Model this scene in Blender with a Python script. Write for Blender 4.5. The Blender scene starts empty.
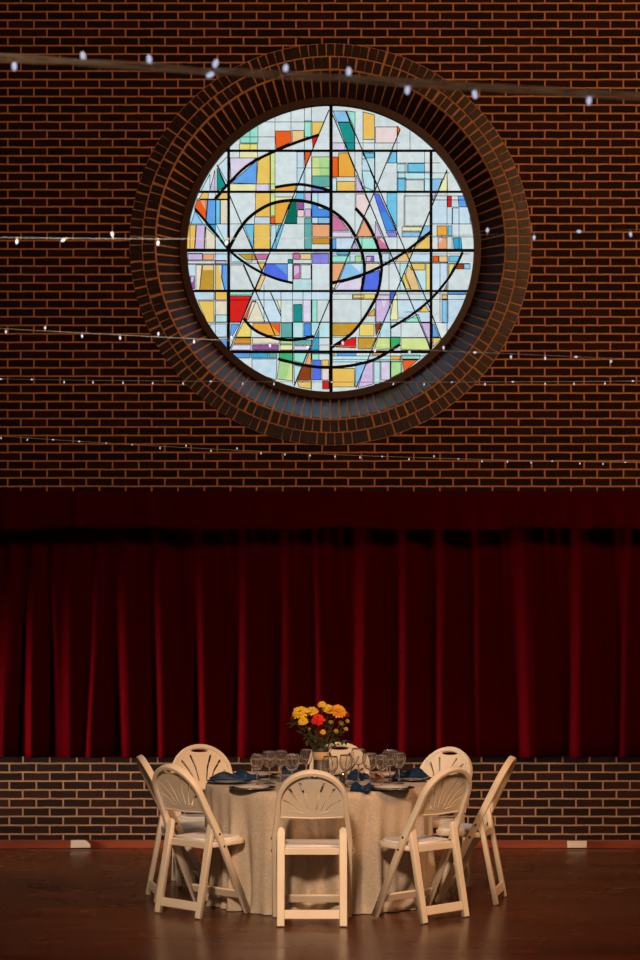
import bpy, bmesh, math, random
from mathutils import Matrix, Vector
random.seed(7)
C = bpy.context.scene.collection
PI = math.pi

# ------------------------------------------------------------------ camera
CH, YH, FP, DW = 1.85, 605.6, 2016.0, 15.39     # eye height, horizon row, focal in px, camera to stage front
cam_d = bpy.data.cameras.new('camera'); cam = bpy.data.objects.new('camera', cam_d); C.objects.link(cam)
cam.location = (0, -DW, CH); cam.rotation_euler = (PI/2, 0, 0)
cam_d.sensor_width = 36; cam_d.lens = FP/960*36; cam_d.shift_y = (YH-480)/960
cam_d.clip_end = 200
cam_d.dof.use_dof = True; cam_d.dof.focus_distance = 13.6; cam_d.dof.aperture_fstop = 5.0
bpy.context.scene.camera = cam

# ------------------------------------------------------------------ world: an overcast sky
w = bpy.data.worlds.new('world'); bpy.context.scene.world = w; w.use_nodes = True
nt = w.node_tree; bgn = nt.nodes['Background']
tc = nt.nodes.new('ShaderNodeTexCoord'); sp = nt.nodes.new('ShaderNodeSeparateXYZ')
rp = nt.nodes.new('ShaderNodeValToRGB')
nt.links.new(tc.outputs['Generated'], sp.inputs[0]); nt.links.new(sp.outputs['Z'], rp.inputs[0])
rp.color_ramp.elements[0].position = 0.0; rp.color_ramp.elements[0].color = (.05, .06, .05, 1)
rp.color_ramp.elements[1].position = 0.04; rp.color_ramp.elements[1].color = (.80, .84, .86, 1)
e3 = rp.color_ramp.elements.new(.30); e3.color = (.80, .84, .86, 1)
e4 = rp.color_ramp.elements.new(1.0); e4.color = (6.6, 8.6, 11.0, 1)
nt.links.new(rp.outputs[0], bgn.inputs[0]); bgn.inputs[1].default_value = 1.0

# ------------------------------------------------------------------ lamps
def area(name, loc, target, size, energy, col, sy=None, spread=PI):
    d = bpy.data.lights.new(name, 'AREA'); d.energy = energy; d.color = col
    d.size = size; d.spread = spread
    if sy: d.shape = 'RECTANGLE'; d.size_y = sy
    o = bpy.data.objects.new(name, d); C.objects.link(o); o.location = loc
    o.rotation_euler = (Vector(target)-Vector(loc)).to_track_quat('-Z', 'Y').to_euler()
    return o
area('hall_lamp', (5.6, -8.0, 6.8), (-.6, 0.3, 3.4), 1.6, 480, (1, .47, .20))
area('side_daylight', (-7.4, -1.5, .75), (0, -.45, .75), 1.0, 46, (1, .76, .58), sy=.8, spread=math.radians(28))
area('rear_fill', (-1.0, -18.5, 3.0), (0, -2.5, 0.7), 5.0, 42, (1, .70, .48), sy=2.5)  # soft fill added behind the camera for the chair backs, not an actual window
sd = bpy.data.lights.new('fill_spot', 'SPOT'); sd.energy = 3700; sd.color = (1, .68, .44); sd.spot_size = math.radians(23); sd.spot_blend = 1.0; sd.shadow_soft_size = .5  # added fill spot, no real fixture: brightens chairs and table, spares the upper curtain
so = bpy.data.objects.new('fill_spot', sd); C.objects.link(so); so.location = (-1.2, -12.5, 5.5)
so.rotation_euler = (Vector((0, -3.0, .30))-so.location).to_track_quat('-Z', 'Y').to_euler()

# ------------------------------------------------------------------ colour management
sc = bpy.context.scene
sc.view_settings.view_transform = 'Standard'; sc.view_settings.look = 'None'
sc.view_settings.gamma = 1; sc.view_settings.use_curve_mapping = False
sc.view_settings.exposure = 0.0
try:
    sc.cycles.max_bounces = 8; sc.cycles.transparent_max_bounces = 24
    sc.cycles.sample_clamp_indirect = 3.0; sc.cycles.caustics_refractive = False
except Exception: pass

# ------------------------------------------------------------------ helpers
def at(px, py, d):                       # a point d metres in front of the camera plane
    return Vector(((px-320)*d/FP, d-DW, CH-(py-YH)*d/FP))
def lin(c): return tuple((v/255/12.92 if v <= 10.3 else ((v/255+.055)/1.055)**2.4) for v in c)
def mat(name, col, rough=.6, spec=.3, metal=0, **kw):
    m = bpy.data.materials.new(name); m.use_nodes = True
    b = m.node_tree.nodes['Principled BSDF']
    b.inputs['Base Color'].default_value = (*col, 1); b.inputs['Roughness'].default_value = rough
    b.inputs['Specular IOR Level'].default_value = spec; b.inputs['Metallic'].default_value = metal
    for k, v in kw.items(): b.inputs[k.replace('_', ' ')].default_value = v
    return m
def noisy(m, scale, c1, c2, detail=4, stretch=(1, 1, 1), bump=0, bscale=None):
    n = m.node_tree; b = n.nodes['Principled BSDF']
    t = n.nodes.new('ShaderNodeTexCoord'); mp = n.nodes.new('ShaderNodeMapping'); mp.inputs['Scale'].default_value = stretch
    nz = n.nodes.new('ShaderNodeTexNoise'); nz.inputs['Scale'].default_value = scale; nz.inputs['Detail'].default_value = detail
    r = n.nodes.new('ShaderNodeValToRGB'); r.color_ramp.elements[0].color = (*c1, 1); r.color_ramp.elements[1].color = (*c2, 1)
    r.color_ramp.elements[0].position = .3; r.color_ramp.elements[1].position = .7
    n.links.new(t.outputs['Object'], mp.inputs[0]); n.links.new(mp.outputs[0], nz.inputs[0]); n.links.new(nz.outputs[0], r.inputs[0])
    n.links.new(r.outputs[0], b.inputs['Base Color'])
    if bump:
        n2 = n.nodes.new('ShaderNodeTexNoise'); n2.inputs['Scale'].default_value = bscale or scale; n2.inputs['Detail'].default_value = 2
        n.links.new(mp.outputs[0], n2.inputs[0])
        bp = n.nodes.new('ShaderNodeBump'); bp.inputs['Strength'].default_value = bump; bp.inputs['Distance'].default_value = .004
        n.links.new(n2.outputs[0], bp.inputs['Height']); n.links.new(bp.outputs[0], b.inputs['Normal'])
    return m

BR_DARK, BR_RED, MORTAR = (.013, .0058, .005), (.036, .0125, .009), (.50, .24, .115)
def brick_mat(name, dx, dz, bw, rh, mortar=.0070, mcol=MORTAR):
    m = bpy.data.materials.new(name); m.use_nodes = True; n = m.node_tree; b = n.nodes['Principled BSDF']
    b.inputs['Roughness'].default_value = .75; b.inputs['Specular IOR Level'].default_value = .12
    t = n.nodes.new('ShaderNodeTexCoord'); s = n.nodes.new('ShaderNodeSeparateXYZ'); cb = n.nodes.new('ShaderNodeCombineXYZ')
    ax = n.nodes.new('ShaderNodeMath'); ax.inputs[1].default_value = -dx; az = n.nodes.new('ShaderNodeMath'); az.inputs[1].default_value = -dz
    n.links.new(t.outputs['Object'], s.inputs[0]); n.links.new(s.outputs['X'], ax.inputs[0]); n.links.new(s.outputs['Z'], az.inputs[0])
    wob = n.nodes.new('ShaderNodeTexNoise'); wob.inputs['Scale'].default_value = 9
    n.links.new(t.outputs['Object'], wob.inputs[0])
    wv = n.nodes.new('ShaderNodeVectorMath'); wv.operation = 'MULTIPLY_ADD'
    wv.inputs[1].default_value = (.006, .006, 0); 
    n.links.new(ax.outputs[0], cb.inputs[0]); n.links.new(az.outputs[0], cb.inputs[1])
    n.links.new(wob.outputs['Color'], wv.inputs[0]); n.links.new(cb.outputs[0], wv.inputs[2])
    k = n.nodes.new('ShaderNodeTexBrick'); k.inputs['Scale'].default_value = 1
    k.inputs['Brick Width'].default_value = bw; k.inputs['Row Height'].default_value = rh
    k.inputs['Mortar Size'].default_value = mortar; k.inputs['Mortar Smooth'].default_value = .25; k.inputs['Bias'].default_value = -.35
    k.inputs['Color1'].default_value = (*BR_DARK, 1); k.inputs['Color2'].default_value = (*BR_RED, 1); k.inputs['Mortar'].default_value = (*mcol, 1)
    n.links.new(wv.outputs[0], k.inputs['Vector'])
    nz = n.nodes.new('ShaderNodeTexNoise'); nz.inputs['Scale'].default_value = 45; nz.inputs['Detail'].default_value = 5
    n.links.new(t.outputs['Object'], nz.inputs[0])
    rr = n.nodes.new('ShaderNodeMapRange'); rr.inputs['To Min'].default_value = .55; rr.inputs['To Max'].default_value = 1.45
    n.links.new(nz.outputs[0], rr.inputs[0])
    mx = n.nodes.new('ShaderNodeVectorMath'); mx.operation = 'SCALE'
    n.links.new(k.outputs['Color'], mx.inputs[0]); n.links.new(rr.outputs[0], mx.inputs['Scale'])
    n.links.new(mx.outputs[0], b.inputs['Base Color'])
    bp = n.nodes.new('ShaderNodeBump'); bp.invert = True; bp.inputs['Strength'].default_value = .5; bp.inputs['Distance'].default_value = .006
    n.links.new(k.outputs['Fac'], bp.inputs['Height']); n.links.new(bp.outputs[0], b.inputs['Normal'])
    return m

def obj(name, bm_or_mesh, m=None, parent=None, smooth=False, bevel=0):
    if isinstance(bm_or_mesh, bmesh.types.BMesh):
        me = bpy.data.meshes.new(name); bmesh.ops.recalc_face_normals(bm_or_mesh, faces=bm_or_mesh.faces[:])
        bm_or_mesh.to_mesh(me); bm_or_mesh.free()
    else: me = bm_or_mesh
    o = bpy.data.objects.new(name, me); C.objects.link(o)
    if m is not None:
        for x in (m if isinstance(m, (list, tuple)) else [m]): me.materials.append(x)
    if parent is not None: o.parent = parent
    if smooth:
        me.polygons.foreach_set('use_smooth', [True]*len(me.polygons))
    if bevel:
        b = o.modifiers.new('bevel', 'BEVEL'); b.width = bevel; b.segments = 2; b.limit_method = 'ANGLE'; b.angle_limit = .7
    return o
def empty(name, loc=(0, 0, 0), rz=0):
    o = bpy.data.objects.new(name, None); C.objects.link(o); o.location = loc; o.rotation_euler = (0, 0, rz); o.empty_display_size = .1
    return o
def tag(o, label=None, cat=None, group=None, kind=None):
    if label: o['label'] = label
    if cat: o['category'] = cat
    if group: o['group'] = group
    if kind: o['kind'] = kind
    return o
def copy_tree(o, parent=None):
    c = o.copy(); C.objects.link(c)
    if parent is not None: c.parent = parent
    for ch in list(o.children): copy_tree(ch, c)
    return c
def box(bm, x0, x1, y0, y1, z0, z1, M=None):
    v = [bm.verts.new((x, y, z)) for z in (z0, z1) for y in (y0, y1) for x in (x0, x1)]
    if M is not None:
        for a in v: a.co = M @ a.co
    for f in ((0, 2, 3, 1), (4, 5, 7, 6), (0, 1, 5, 4), (2, 6, 7, 3), (0, 4, 6, 2), (1, 3, 7, 5)): bm.faces.new([v[i] for i in f])
def lathe(bm, prof, seg=24, M=None, closed=False):
    rings = []
    for r, z in prof:
        if r < 1e-6: rings.append([bm.verts.new((0, 0, z))])
        else: rings.append([bm.verts.new((r*math.cos(2*PI*i/seg), r*math.sin(2*PI*i/seg), z)) for i in range(seg)])
    if M is not None:
        for rg in rings:
            for v in rg: v.co = M @ v.co
    pairs = list(zip(rings[:-1], rings[1:]))
    if closed: pairs.append((rings[-1], rings[0]))
    for a, b in pairs:
        for i in range(seg):
            j = (i+1) % seg
            if len(a) == 1 and len(b) == 1: continue
            if len(a) == 1: bm.faces.new((a[0], b[j], b[i]))
            elif len(b) == 1: bm.faces.new((a[i], a[j], b[0]))
            else: bm.faces.new((a[i], a[j], b[j], b[i]))
def tube(bm, pts, r, seg=6, r_end=None):
    pts = [Vector(p) for p in pts]; prev = None; n = len(pts)
    for i, p in enumerate(pts):
        t = (pts[min(i+1, n-1)]-pts[max(i-1, 0)]).normalized()
        a = t.cross(Vector((0, 0, 1)));  a = a if a.length > .05 else t.cross(Vector((0, 1, 0)))
        a.normalize(); b = t.cross(a)
        rr = r if r_end is None else r+(r_end-r)*i/(n-1)
        ring = [bm.verts.new(p+(a*math.cos(2*PI*k/seg)+b*math.sin(2*PI*k/seg))*rr) for k in range(seg)]
        if prev:
            for k in range(seg): bm.faces.new((prev[k], prev[(k+1) % seg], ring[(k+1) % seg], ring[k]))
        else: bm.faces.new(ring[::-1])
        prev = ring
    bm.faces.new(prev)
def plate_mesh(name, outer, holes, th, M, bev=0):
    """flat outline with holes, extruded to thickness th, placed by M (local z = thickness)"""
    cu = bpy.data.curves.new('outline', 'CURVE'); cu.dimensions = '2D'; cu.fill_mode = 'BOTH'; cu.extrude = max(th/2-bev, .0005); cu.bevel_depth = bev; cu.bevel_resolution = 1
    cu.offset = -bev
    for pts in [outer]+holes:
        s = cu.splines.new('POLY'); s.points.add(len(pts)-1); s.use_cyclic_u = True
        for p, q in zip(s.points, pts): p.co = (q[0], q[1], 0, 1)
    o = bpy.data.objects.new('outline', cu); C.objects.link(o)
    dg = bpy.context.evaluated_depsgraph_get(); dg.update()
    me = bpy.data.meshes.new_from_object(o.evaluated_get(dg)); me.name = name
    bpy.data.objects.remove(o); bpy.data.curves.remove(cu)
    me.materials.clear(); me.transform(M)
    return me
def quad(bm, a, b, c, d): return bm.faces.new([bm.verts.new(x) for x in (a, b, c, d)])

# ------------------------------------------------------------------ materials
M_wall = brick_mat('brick_upper', .02, .0544, .2065, .0668)
M_low = brick_mat('brick_lower', .0, .041, .206, .0675, mcol=(.30, .185, .11))
M_brk = noisy(mat('arch_brick', BR_DARK, .32, .6), 14, (.010, .006, .005), (.028, .012, .009), bump=.3, bscale=60)
M_mor = noisy(mat('arch_mortar', MORTAR, .9, .1), 40, (.38, .19, .09), (.52, .28, .15))
M_plaster = mat('painted_plaster', (.10, .07, .05), .9, .1)
M_frame = mat('bronze_frame', (.040, .020, .013), .5, .4)
M_lead = mat('lead', (.003, .008, .010), .6, .12)
M_wood = noisy(mat('baseboard_wood', (.2, .06, .03), .45, .4), 3, (.15, .028, .014), (.26, .055, .024), stretch=(.6, 4, 8))
M_velvet = bpy.data.materials.new('red_velvet'); M_velvet.use_nodes = True
M_velvet = noisy(M_velvet, 260, (.018, .0003, .0011), (.064, .0008, .0026), detail=2)
_b = M_velvet.node_tree.nodes['Principled BSDF']; _b.inputs['Roughness'].default_value = .95; _b.inputs['Specular IOR Level'].default_value = .0
_b.inputs['Sheen Weight'].default_value = .0; _b.inputs['Sheen Roughness'].default_value = .4; _b.inputs['Sheen Tint'].default_value = (.8, .05, .08, 1)
M_chair = noisy(mat('cream_resin', (.74, .66, .54), .42, .4), 6, (.72, .64, .52), (.78, .71, .59))
M_pad = mat('white_vinyl', (.76, .79, .86), .35, .5)
M_bolt = mat('dark_bolt', (.05, .035, .025), .4, .5, .6)
M_cloth = noisy(mat('champagne_cloth', (.55, .48, .38), .65, .3), 70, (.43, .36, .29), (.55, .475, .39), detail=6, bump=.35, bscale=220)
M_navy = noisy(mat('navy_satin', (.008, .022, .05), .45, .2), 30, (.004, .016, .048), (.008, .036, .095))
M_white = mat('white_china', (.78, .78, .8), .15, .5)
M_charger = mat('dark_charger', (.010, .014, .024), .2, .5)
M_silver = mat('silver_rim', (.75, .74, .72), .18, .5, 1)
M_glass = mat('clear_glass', (1, 1, 1), .03, .5, Transmission_Weight=.965, IOR=1.45)
M_amber = mat('amber_glass', (.95, .55, .25), .08, .5, Transmission_Weight=.8, IOR=1.45)
M_kraft = noisy(mat('burlap_band', (.48, .33, .17), .9, .1), 120, (.40, .26, .13), (.60, .43, .24))
M_wax = mat('white_wax', (.85, .80, .70), .5, .3)
M_flame = bpy.data.materials.new('flame'); M_flame.use_nodes = True
_b = M_flame.node_tree.nodes['Principled BSDF']; _b.inputs['Emission Color'].default_value = (1, .72, .4, 1); _b.inputs['Emission Strength'].default_value = 6
M_led = bpy.data.materials.new('cold_led'); M_led.use_nodes = True
_b = M_led.node_tree.nodes['Principled BSDF']; _b.inputs['Base Color'].default_value = (.6, .65, .8, 1); _b.inputs['Emission Color'].default_value = (.66, .72, 1, 1); _b.inputs['Emission Strength'].default_value = .7
M_wire = mat('clear_wire', (.85, .75, .62), .35, .5)
M_thin = mat('thin_clear_wire', (.40, .46, .52), .3, .5)
M_sock = mat('bulb_socket', (.45, .37, .28), .4, .4)
M_yel = noisy(mat('yellow_petals', (.75, .38, .02), .6, .2), 30, (.78, .46, .02), (.86, .62, .06))
M_org = noisy(mat('golden_petals', (.75, .25, .02), .6, .2), 30, (.78, .30, .012), (.88, .46, .04))
M_redp = noisy(mat('red_petals', (.7, .02, .015), .6, .2), 30, (.55, .010, .010), (.85, .05, .03))
M_dred = mat('dark_red_petals', (.22, .008, .012), .6, .2)
M_disc = mat('flower_disc', (.28, .13, .015), .9, .1)
M_stem = mat('green_stem', (.05, .075, .02), .6, .2)
M_leaf = noisy(mat('dark_leaf', (.03, .05, .015), .5, .3), 30, (.018, .034, .010), (.055, .085, .025))
M_grn = noisy(mat('pale_filler', (.45, .36, .05), .7, .2), 40, (.38, .30, .04), (.55, .40, .06))
M_boxw = mat('white_plastic', (.62, .58, .52), .5, .3)
M_strip = mat('grey_strip', (.09, .08, .06), .5, .4)

# floor: dark stained boards running along the stage
M_floor = bpy.data.materials.new('dark_floorboards'); M_floor.use_nodes = True
n = M_floor.node_tree; b = n.nodes['Principled BSDF']
t = n.nodes.new('ShaderNodeTexCoord')
k = n.nodes.new('ShaderNodeTexBrick'); k.inputs['Scale'].default_value = 1; k.inputs['Brick Width'].default_value = 1.9; k.inputs['Row Height'].default_value = .083
k.inputs['Mortar Size'].default_value = .0009; k.inputs['Mortar Smooth'].default_value = .3; k.offset = .37
k.inputs['Color1'].default_value = (.064, .020, .0075, 1); k.inputs['Color2'].default_value = (.115, .039, .014, 1); k.inputs['Mortar'].default_value = (.012, .006, .003, 1)
n.links.new(t.outputs['Object'], k.inputs['Vector'])
mp = n.nodes.new('ShaderNodeMapping'); mp.inputs['Scale'].default_value = (1.2, 28, 1)
nz = n.nodes.new('ShaderNodeTexNoise'); nz.inputs['Scale'].default_value = 2.5; nz.inputs['Detail'].default_value = 6
n.links.new(t.outputs['Object'], mp.inputs[0]); n.links.new(mp.outputs[0], nz.inputs[0])
rr = n.nodes.new('ShaderNodeMapRange'); rr.inputs['To Min'].default_value = .6; rr.inputs['To Max'].default_value = 1.4; n.links.new(nz.outputs[0], rr.inputs[0])
mx = n.nodes.new('ShaderNodeVectorMath'); mx.operation = 'SCALE'; n.links.new(k.outputs['Color'], mx.inputs[0]); n.links.new(rr.outputs[0], mx.inputs['Scale'])
n.links.new(mx.outputs[0], b.inputs['Base Color'])
n2 = n.nodes.new('ShaderNodeTexNoise'); n2.inputs['Scale'].default_value = 1.6; n2.inputs['Detail'].default_value = 3; n.links.new(t.outputs['Object'], n2.inputs[0])
r2 = n.nodes.new('ShaderNodeMapRange'); r2.inputs['To Min'].default_value = .20; r2.inputs['To Max'].default_value = .34; n.links.new(n2.outputs[0], r2.inputs[0])
n.links.new(r2.outputs[0], b.inputs['Roughness']); b.inputs['Specular IOR Level'].default_value = .28

# ------------------------------------------------------------------ the room
HX, BACK, CEIL = 8.0, -19.0, 7.6
WY = 0.50                                    # face of the upper brick wall
CX, CZ = .083, 4.696                         # centre of the round window
bm = bmesh.new(); box(bm, -HX-.2, HX+.2, BACK, WY+.4, -.1, 0); tag(obj('floor', bm, M_floor), kind='structure')
bm = bmesh.new(); box(bm, -HX-.2, HX+.2, BACK, WY+.4, CEIL, CEIL+.15); tag(obj('ceiling', bm, M_plaster), kind='structure')
for nm, x0, x1 in (('wall_left', -HX-.2, -HX), ('wall_right', HX, HX+.2)):
    bm = bmesh.new(); box(bm, x0, x1, BACK, WY+.4, 0, CEIL); tag(obj(nm, bm, M_plaster), kind='structure')
bm = bmesh.new(); box(bm, -HX-.2, HX+.2, BACK-.2, BACK, 0, CEIL); tag(obj('wall_back', bm, M_plaster), kind='structure')
# brick wall above and behind the curtain, with the round opening
bm = bmesh.new(); NS = 128; RH = 1.575
def rim(y, bm=bm):
    inn, out = [], []
    for i in range(NS):
        a = 2*PI*i/NS; c, s = math.cos(a), math.sin(a)
        tx = (HX-CX if c > 0 else HX+CX)/max(abs(c), 1e-9); tz = ((CEIL-CZ) if s > 0 else CZ)/max(abs(s), 1e-9); q = min(tx, tz)
        inn.append(bm.verts.new((CX+RH*c, y, CZ+RH*s))); out.append(bm.verts.new((CX+q*c, y, CZ+q*s)))
    return inn, out
corners = lambda y: [bm.verts.new((x, y, z)) for x, z in ((HX, CEIL), (-HX, CEIL), (-HX, 0), (HX, 0))]
fi, fo = rim(WY); bi, bo = rim(WY+.38)
for inn, out, y in ((fi, fo, WY), (bi, bo, WY+.38)):
    cs = corners(y)
    for i in range(NS):
        j = (i+1) % NS; a, b2 = out[i].co, out[j].co; fs = [inn[i], out[i]]
        if abs(a.x-b2.x) > 1e-5 and abs(a.z-b2.z) > 1e-5:
            fs.append(min(cs, key=lambda v: (v.co-(a+b2)/2).length))
        fs += [out[j], inn[j]]; bm.faces.new(fs)
for i in range(NS): bm.faces.new((fi[i], fi[(i+1) % NS], bi[(i+1) % NS], bi[i]))
tag(obj('wall_front', bm, M_wall), kind='structure')
# stage front
ST = .722
bm = bmesh.new(); box(bm, -HX, HX, 0, WY-.002, 0, ST); tag(obj('wall_stage', bm, M_low), kind='structure')
bm = bmesh.new(); box(bm, -HX, HX, -.022, -.001, 0, .062); tag(obj('baseboard_stage', bm, M_wood, bevel=.004), kind='structure')

# brick surround of the window: two flat soldier rings and a splayed reveal
bm = bmesh.new(); R0, R1, R2, RG, YG = 1.584, 1.481, 1.378, 1.178, WY+.20
def pol(r, a, y): return Vector((CX+r*math.cos(a), y, CZ+r*math.sin(a)))
N = 192
for i in range(N):
    a, c = 2*PI*i/N, 2*PI*(i+1)/N
    quad(bm, pol(R0, a, WY-.003), pol(R0, c, WY-.003), pol(R2, c, WY-.003), pol(R2, a, WY-.003))
    quad(bm, pol(R2, a, WY-.003), pol(R2, c, WY-.003), pol(RG, c, YG), pol(RG, a, YG))
    quad(bm, pol(R0, a, WY-.003), pol(R0, c, WY-.003), pol(R0, c, WY+.02), pol(R0, a, WY+.02))
tr = tag(obj('trim_1', bm, M_mor), kind='structure')
def ring_bricks(bm, r0, r1, nb, wd, y0):
    for i in range(nb):
        a = 2*PI*(i+.5+random.uniform(-.08, .08))/nb; ca, sa = math.cos(a), math.sin(a); wj = wd*random.uniform(.94, 1.05)
        P = lambda r, s, y: Vector((CX+r*ca-s*sa, y, CZ+r*sa+s*ca))
        yo = y0-random.uniform(.004, .009); w2 = wj/2
        f = [P(r0, -w2, yo), P(r0, w2, yo), P(r1, w2, yo), P(r1, -w2, yo)]; g = [P(r0, -w2, y0+.01), P(r0, w2, y0+.01), P(r1, w2, y0+.01), P(r1, -w2, y0+.01)]
        v = [bm.verts.new(p) for p in f+g]
        bm.faces.new(v[:4])
        for q in range(4): bm.faces.new((v[q], v[q+4], v[(q+1) % 4+4], v[(q+1) % 4]))
bm = bmesh.new()
ring_bricks(bm, R1+.006, R0-.006, 142, .058, WY-.003)
ring_bricks(bm, R2+.008, R1-.006, 132, .056, WY-.003)
nb = 112
for i in range(nb):                           # splayed bricks of the reveal
    a = 2*PI*(i+.5)/nb; ca, sa = math.cos(a), math.sin(a); wd = .0575*random.uniform(.96, 1.04)/2
    off = random.uniform(.004, .009); nr, ny = -.707*off, -.707*off
    P = lambda r, s, y: Vector((CX+r*ca-s*sa, y, CZ+r*sa+s*ca))
    for (ra, ya, rb, yb) in ((R2-.006, WY+.003, RG+.002, YG-.002),):
        f = [P(ra+nr, -wd, ya+ny), P(ra+nr, wd, ya+ny), P(rb+nr, wd, yb+ny), P(rb+nr, -wd, yb+ny)]
        g = [P(ra+.01, -wd, ya+.01), P(ra+.01, wd, ya+.01), P(rb+.01, wd, yb+.01), P(rb+.01, -wd, yb+.01)]
        v = [bm.verts.new(p) for p in f+g]; bm.faces.new(v[:4])
        for q in range(4): bm.faces.new((v[q], v[q+4], v[(q+1) % 4+4], v[(q+1) % 4]))
obj('soldier_bricks', bm, M_brk, tr)

# ------------------------------------------------------------------ the round stained-glass window
win = tag(empty('window_1', (CX, YG, CZ)), kind='structure')
DG = DW+YG+.01; GX, GZ = .088, 1.85+(YH-249)*DG/FP; RGL = 1.145
def g2(px, py): return ((px-320)*DG/FP-CX, CH-(py-YH)*DG/FP-CZ)      # into the window's own plane
cells = [([(RGL*1.01*math.cos(2*PI*i/96), RGL*1.01*math.sin(2*PI*i/96)) for i in range(96)], (209, 217, 216))]
def clip(poly, ax, ay, bx, by, keep):
    out = []; m = len(poly)
    sd = lambda p: ((bx-ax)*(p[1]-ay)-(by-ay)*(p[0]-ax))*keep
    for i in range(m):
        p, q = poly[i], poly[(i+1) % m]; dp, dq = sd(p), sd(q)
        if dp >= 0: out.append(p)
        if (dp > 0 and dq < 0) or (dp < 0 and dq > 0):
            tt = dp/(dp-dq); out.append((p[0]+(q[0]-p[0])*tt, p[1]+(q[1]-p[1])*tt))
    return out
def parea(p): return sum(p[i][0]*p[(i+1) % len(p)][1]-p[(i+1) % len(p)][0]*p[i][1] for i in range(len(p)))/2
leads = []
def pane(col, *pts, line=True):
    global cells
    P = [g2(*p) for p in pts]
    if parea(P) < 0: P.reverse()
    xs = [p[0] for p in P]; ys = [p[1] for p in P]; new = []
    for poly, c in cells:
        if max(p[0] for p in poly) < min(xs) or min(p[0] for p in poly) > max(xs) or max(p[1] for p in poly) < min(ys) or min(p[1] for p in poly) > max(ys):
            new.append((poly, c)); continue
        cur = poly; outs = []
        for i in range(len(P)):
            a, b2 = P[i], P[(i+1) % len(P)]
            o = clip(cur, *a, *b2, -1); cur = clip(cur, *a, *b2, 1)
            if len(o) > 2 and abs(parea(o)) > 1e-7: outs.append(o)
            if len(cur) < 3: break
        if len(cur) > 2 and abs(parea(cur)) > 1e-7:
            new += [(o, c) for o in outs]; new.append((cur, col))
        else: new.append((poly, c))
    cells = new
    if line:
        for i in range(len(P)): leads.append((P[i], P[(i+1) % len(P)], .0048))
def rc(col, x0, x1, y0, y1): pane(col, (x0, y0), (x1, y0), (x1, y1), (x0, y1))
W=(210,216,214); PB=(196,215,226); PC=(188,219,222); CY=(110,190,222); CB=(50,160,200); BL=(96,156,222); DB=(82,108,222); B2=(70,140,220); LB=(140,192,228)
OR=(250,92,32); OO=(250,164,62); YO=(252,188,92); SAL=(252,160,112); YE=(240,210,110); YP=(238,226,168); GO=(196,150,52); GD=(206,140,34); TAN=(228,190,132); CR=(226,214,188)
RD=(214,34,30); TE=(20,140,134); TG=(96,166,160); DGn=(0,104,88); GR=(56,168,104); LG=(168,208,140); YG2=(206,218,140); MI=(152,220,196); PU=(150,84,150); LI=(206,180,216); LP=(218,206,226); PK=(204,112,154); PKL=(232,204,200); BRN=(136,62,26); VI=(134,128,220)
# wide pale tints first
rc(PC,190,228,199,250); rc(PB,188,228,251,291); rc(PC,231,252,252,262); rc(PB,229,330,291,300); rc(PB,332,431,252,262); rc(PB,432,470,200,224)
rc(PC,270,276,224,250); rc(PB,331,362,238,250); rc(PC,293,312,265,291); rc(PB,264,281,291,322); rc(PB,447,470,294,330); rc(PC,293,330,322,338); rc(PB,376,431,300,322); rc(PC,362,375,152,192); rc(PB,297,305,152,192)
rc(PC,398,431,172,192); rc(LP,256,269,184,192); rc(PC,400,431,262,291); rc(PB,431,448,262,291); rc(PC,380,391,322,338); rc(PC,331,400,356,362)
# upper left
rc(YE,239.5,257.5,144,151); rc(YP,239.5,257.5,151,158); pane(MI,(240,125),(258,118),(258,143),(240,143))
pane(OR,(275,131),(291,131),(291.5,142),(276,149)); pane(TAN,(292,130.5),(304,130.5),(304,139),(292.5,142.5)); rc(MI,304.5,311,121,137)
pane(YO,(312,122),(324,122),(318.5,135),(312,137.5)); pane(RD,(312,138),(318,136),(313,149)); pane(OR,(304.5,152),(311,152),(309,158),(305,167))
pane(LP,(230,158),(256,158),(231,180)); pane(BL,(231,183),(257,160.5),(256.5,184)); rc(YP,230,256,184,192)
pane(YO,(258,161),(270,153),(270,184),(256.5,184)); rc(YG2,270.5,275,153,190); rc(YG2,312,330,157,176); pane(LG,(318,157),(330,160),(330,176),(320,176),line=False); rc(TG,312,330,176,187)
pane(TE,(217,168),(225.5,186),(217,191.5)); pane(LI,(215,170),(215,191.5),(209.5,191.5)); pane(PB,(218,166),(228,156),(228,184)); pane(PC,(210,174),(210,191),(201,191))
pane(YO,(199,199),(203,192.5),(208.5,192.5),(208,199)); pane(YO,(222,193),(228,193),(228,199.5),(217,199.5)); pane(OR,(197,200),(207.5,200),(206,222),(194.5,208)); pane(SAL,(200,200),(207,200),(206.5,212),line=False)
pane(BL,(208,200),(215.5,200),(215.5,224),(206,224)); rc(CY,216,220,200,224); rc(CR,220.5,228,200,224); pane(CB,(206,224.5),(215.5,224.5),(215.5,235)); pane(LB,(195,211),(203,224),(191,224))
pane(YO,(189,225),(196,225),(194.5,249),(186,249)); pane(LI,(196.5,225),(205,225),(204,249),(195,249)); pane(CR,(205.5,227),(215,236),(215,249),(204.5,249)); pane(PB,(216,224),(228,224),(228,247))
pane(CY,(244,224.5),(254,224.5),(253,249)); rc(YO,255.5,270,193,217); rc(PB,254.5,270,217,224); rc(YO,254,270,224,249)
pane(OO,(275,203),(290,201),(282,223.5),(275,223.5)); rc(OR,270.5,275,217,223.5); rc(YG2,270.5,275,193,216); rc(YP,275,292,197,201); pane(OO,(275,188),(296.5,185),(294,192),(275,192))
pane(DGn,(291.5,201.5),(296.5,201.5),(297,223.5),(284,223.5)); rc(PU,297.5,304,202,209.5); rc(PKL,297.5,304,210,217); rc(LI,305,311,209,217); rc(TG,304.5,311.5,218,249); rc(VI,305,311,193,201); pane(LI,(305,193),(311,193),(311,201),(305,201),line=False)
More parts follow.
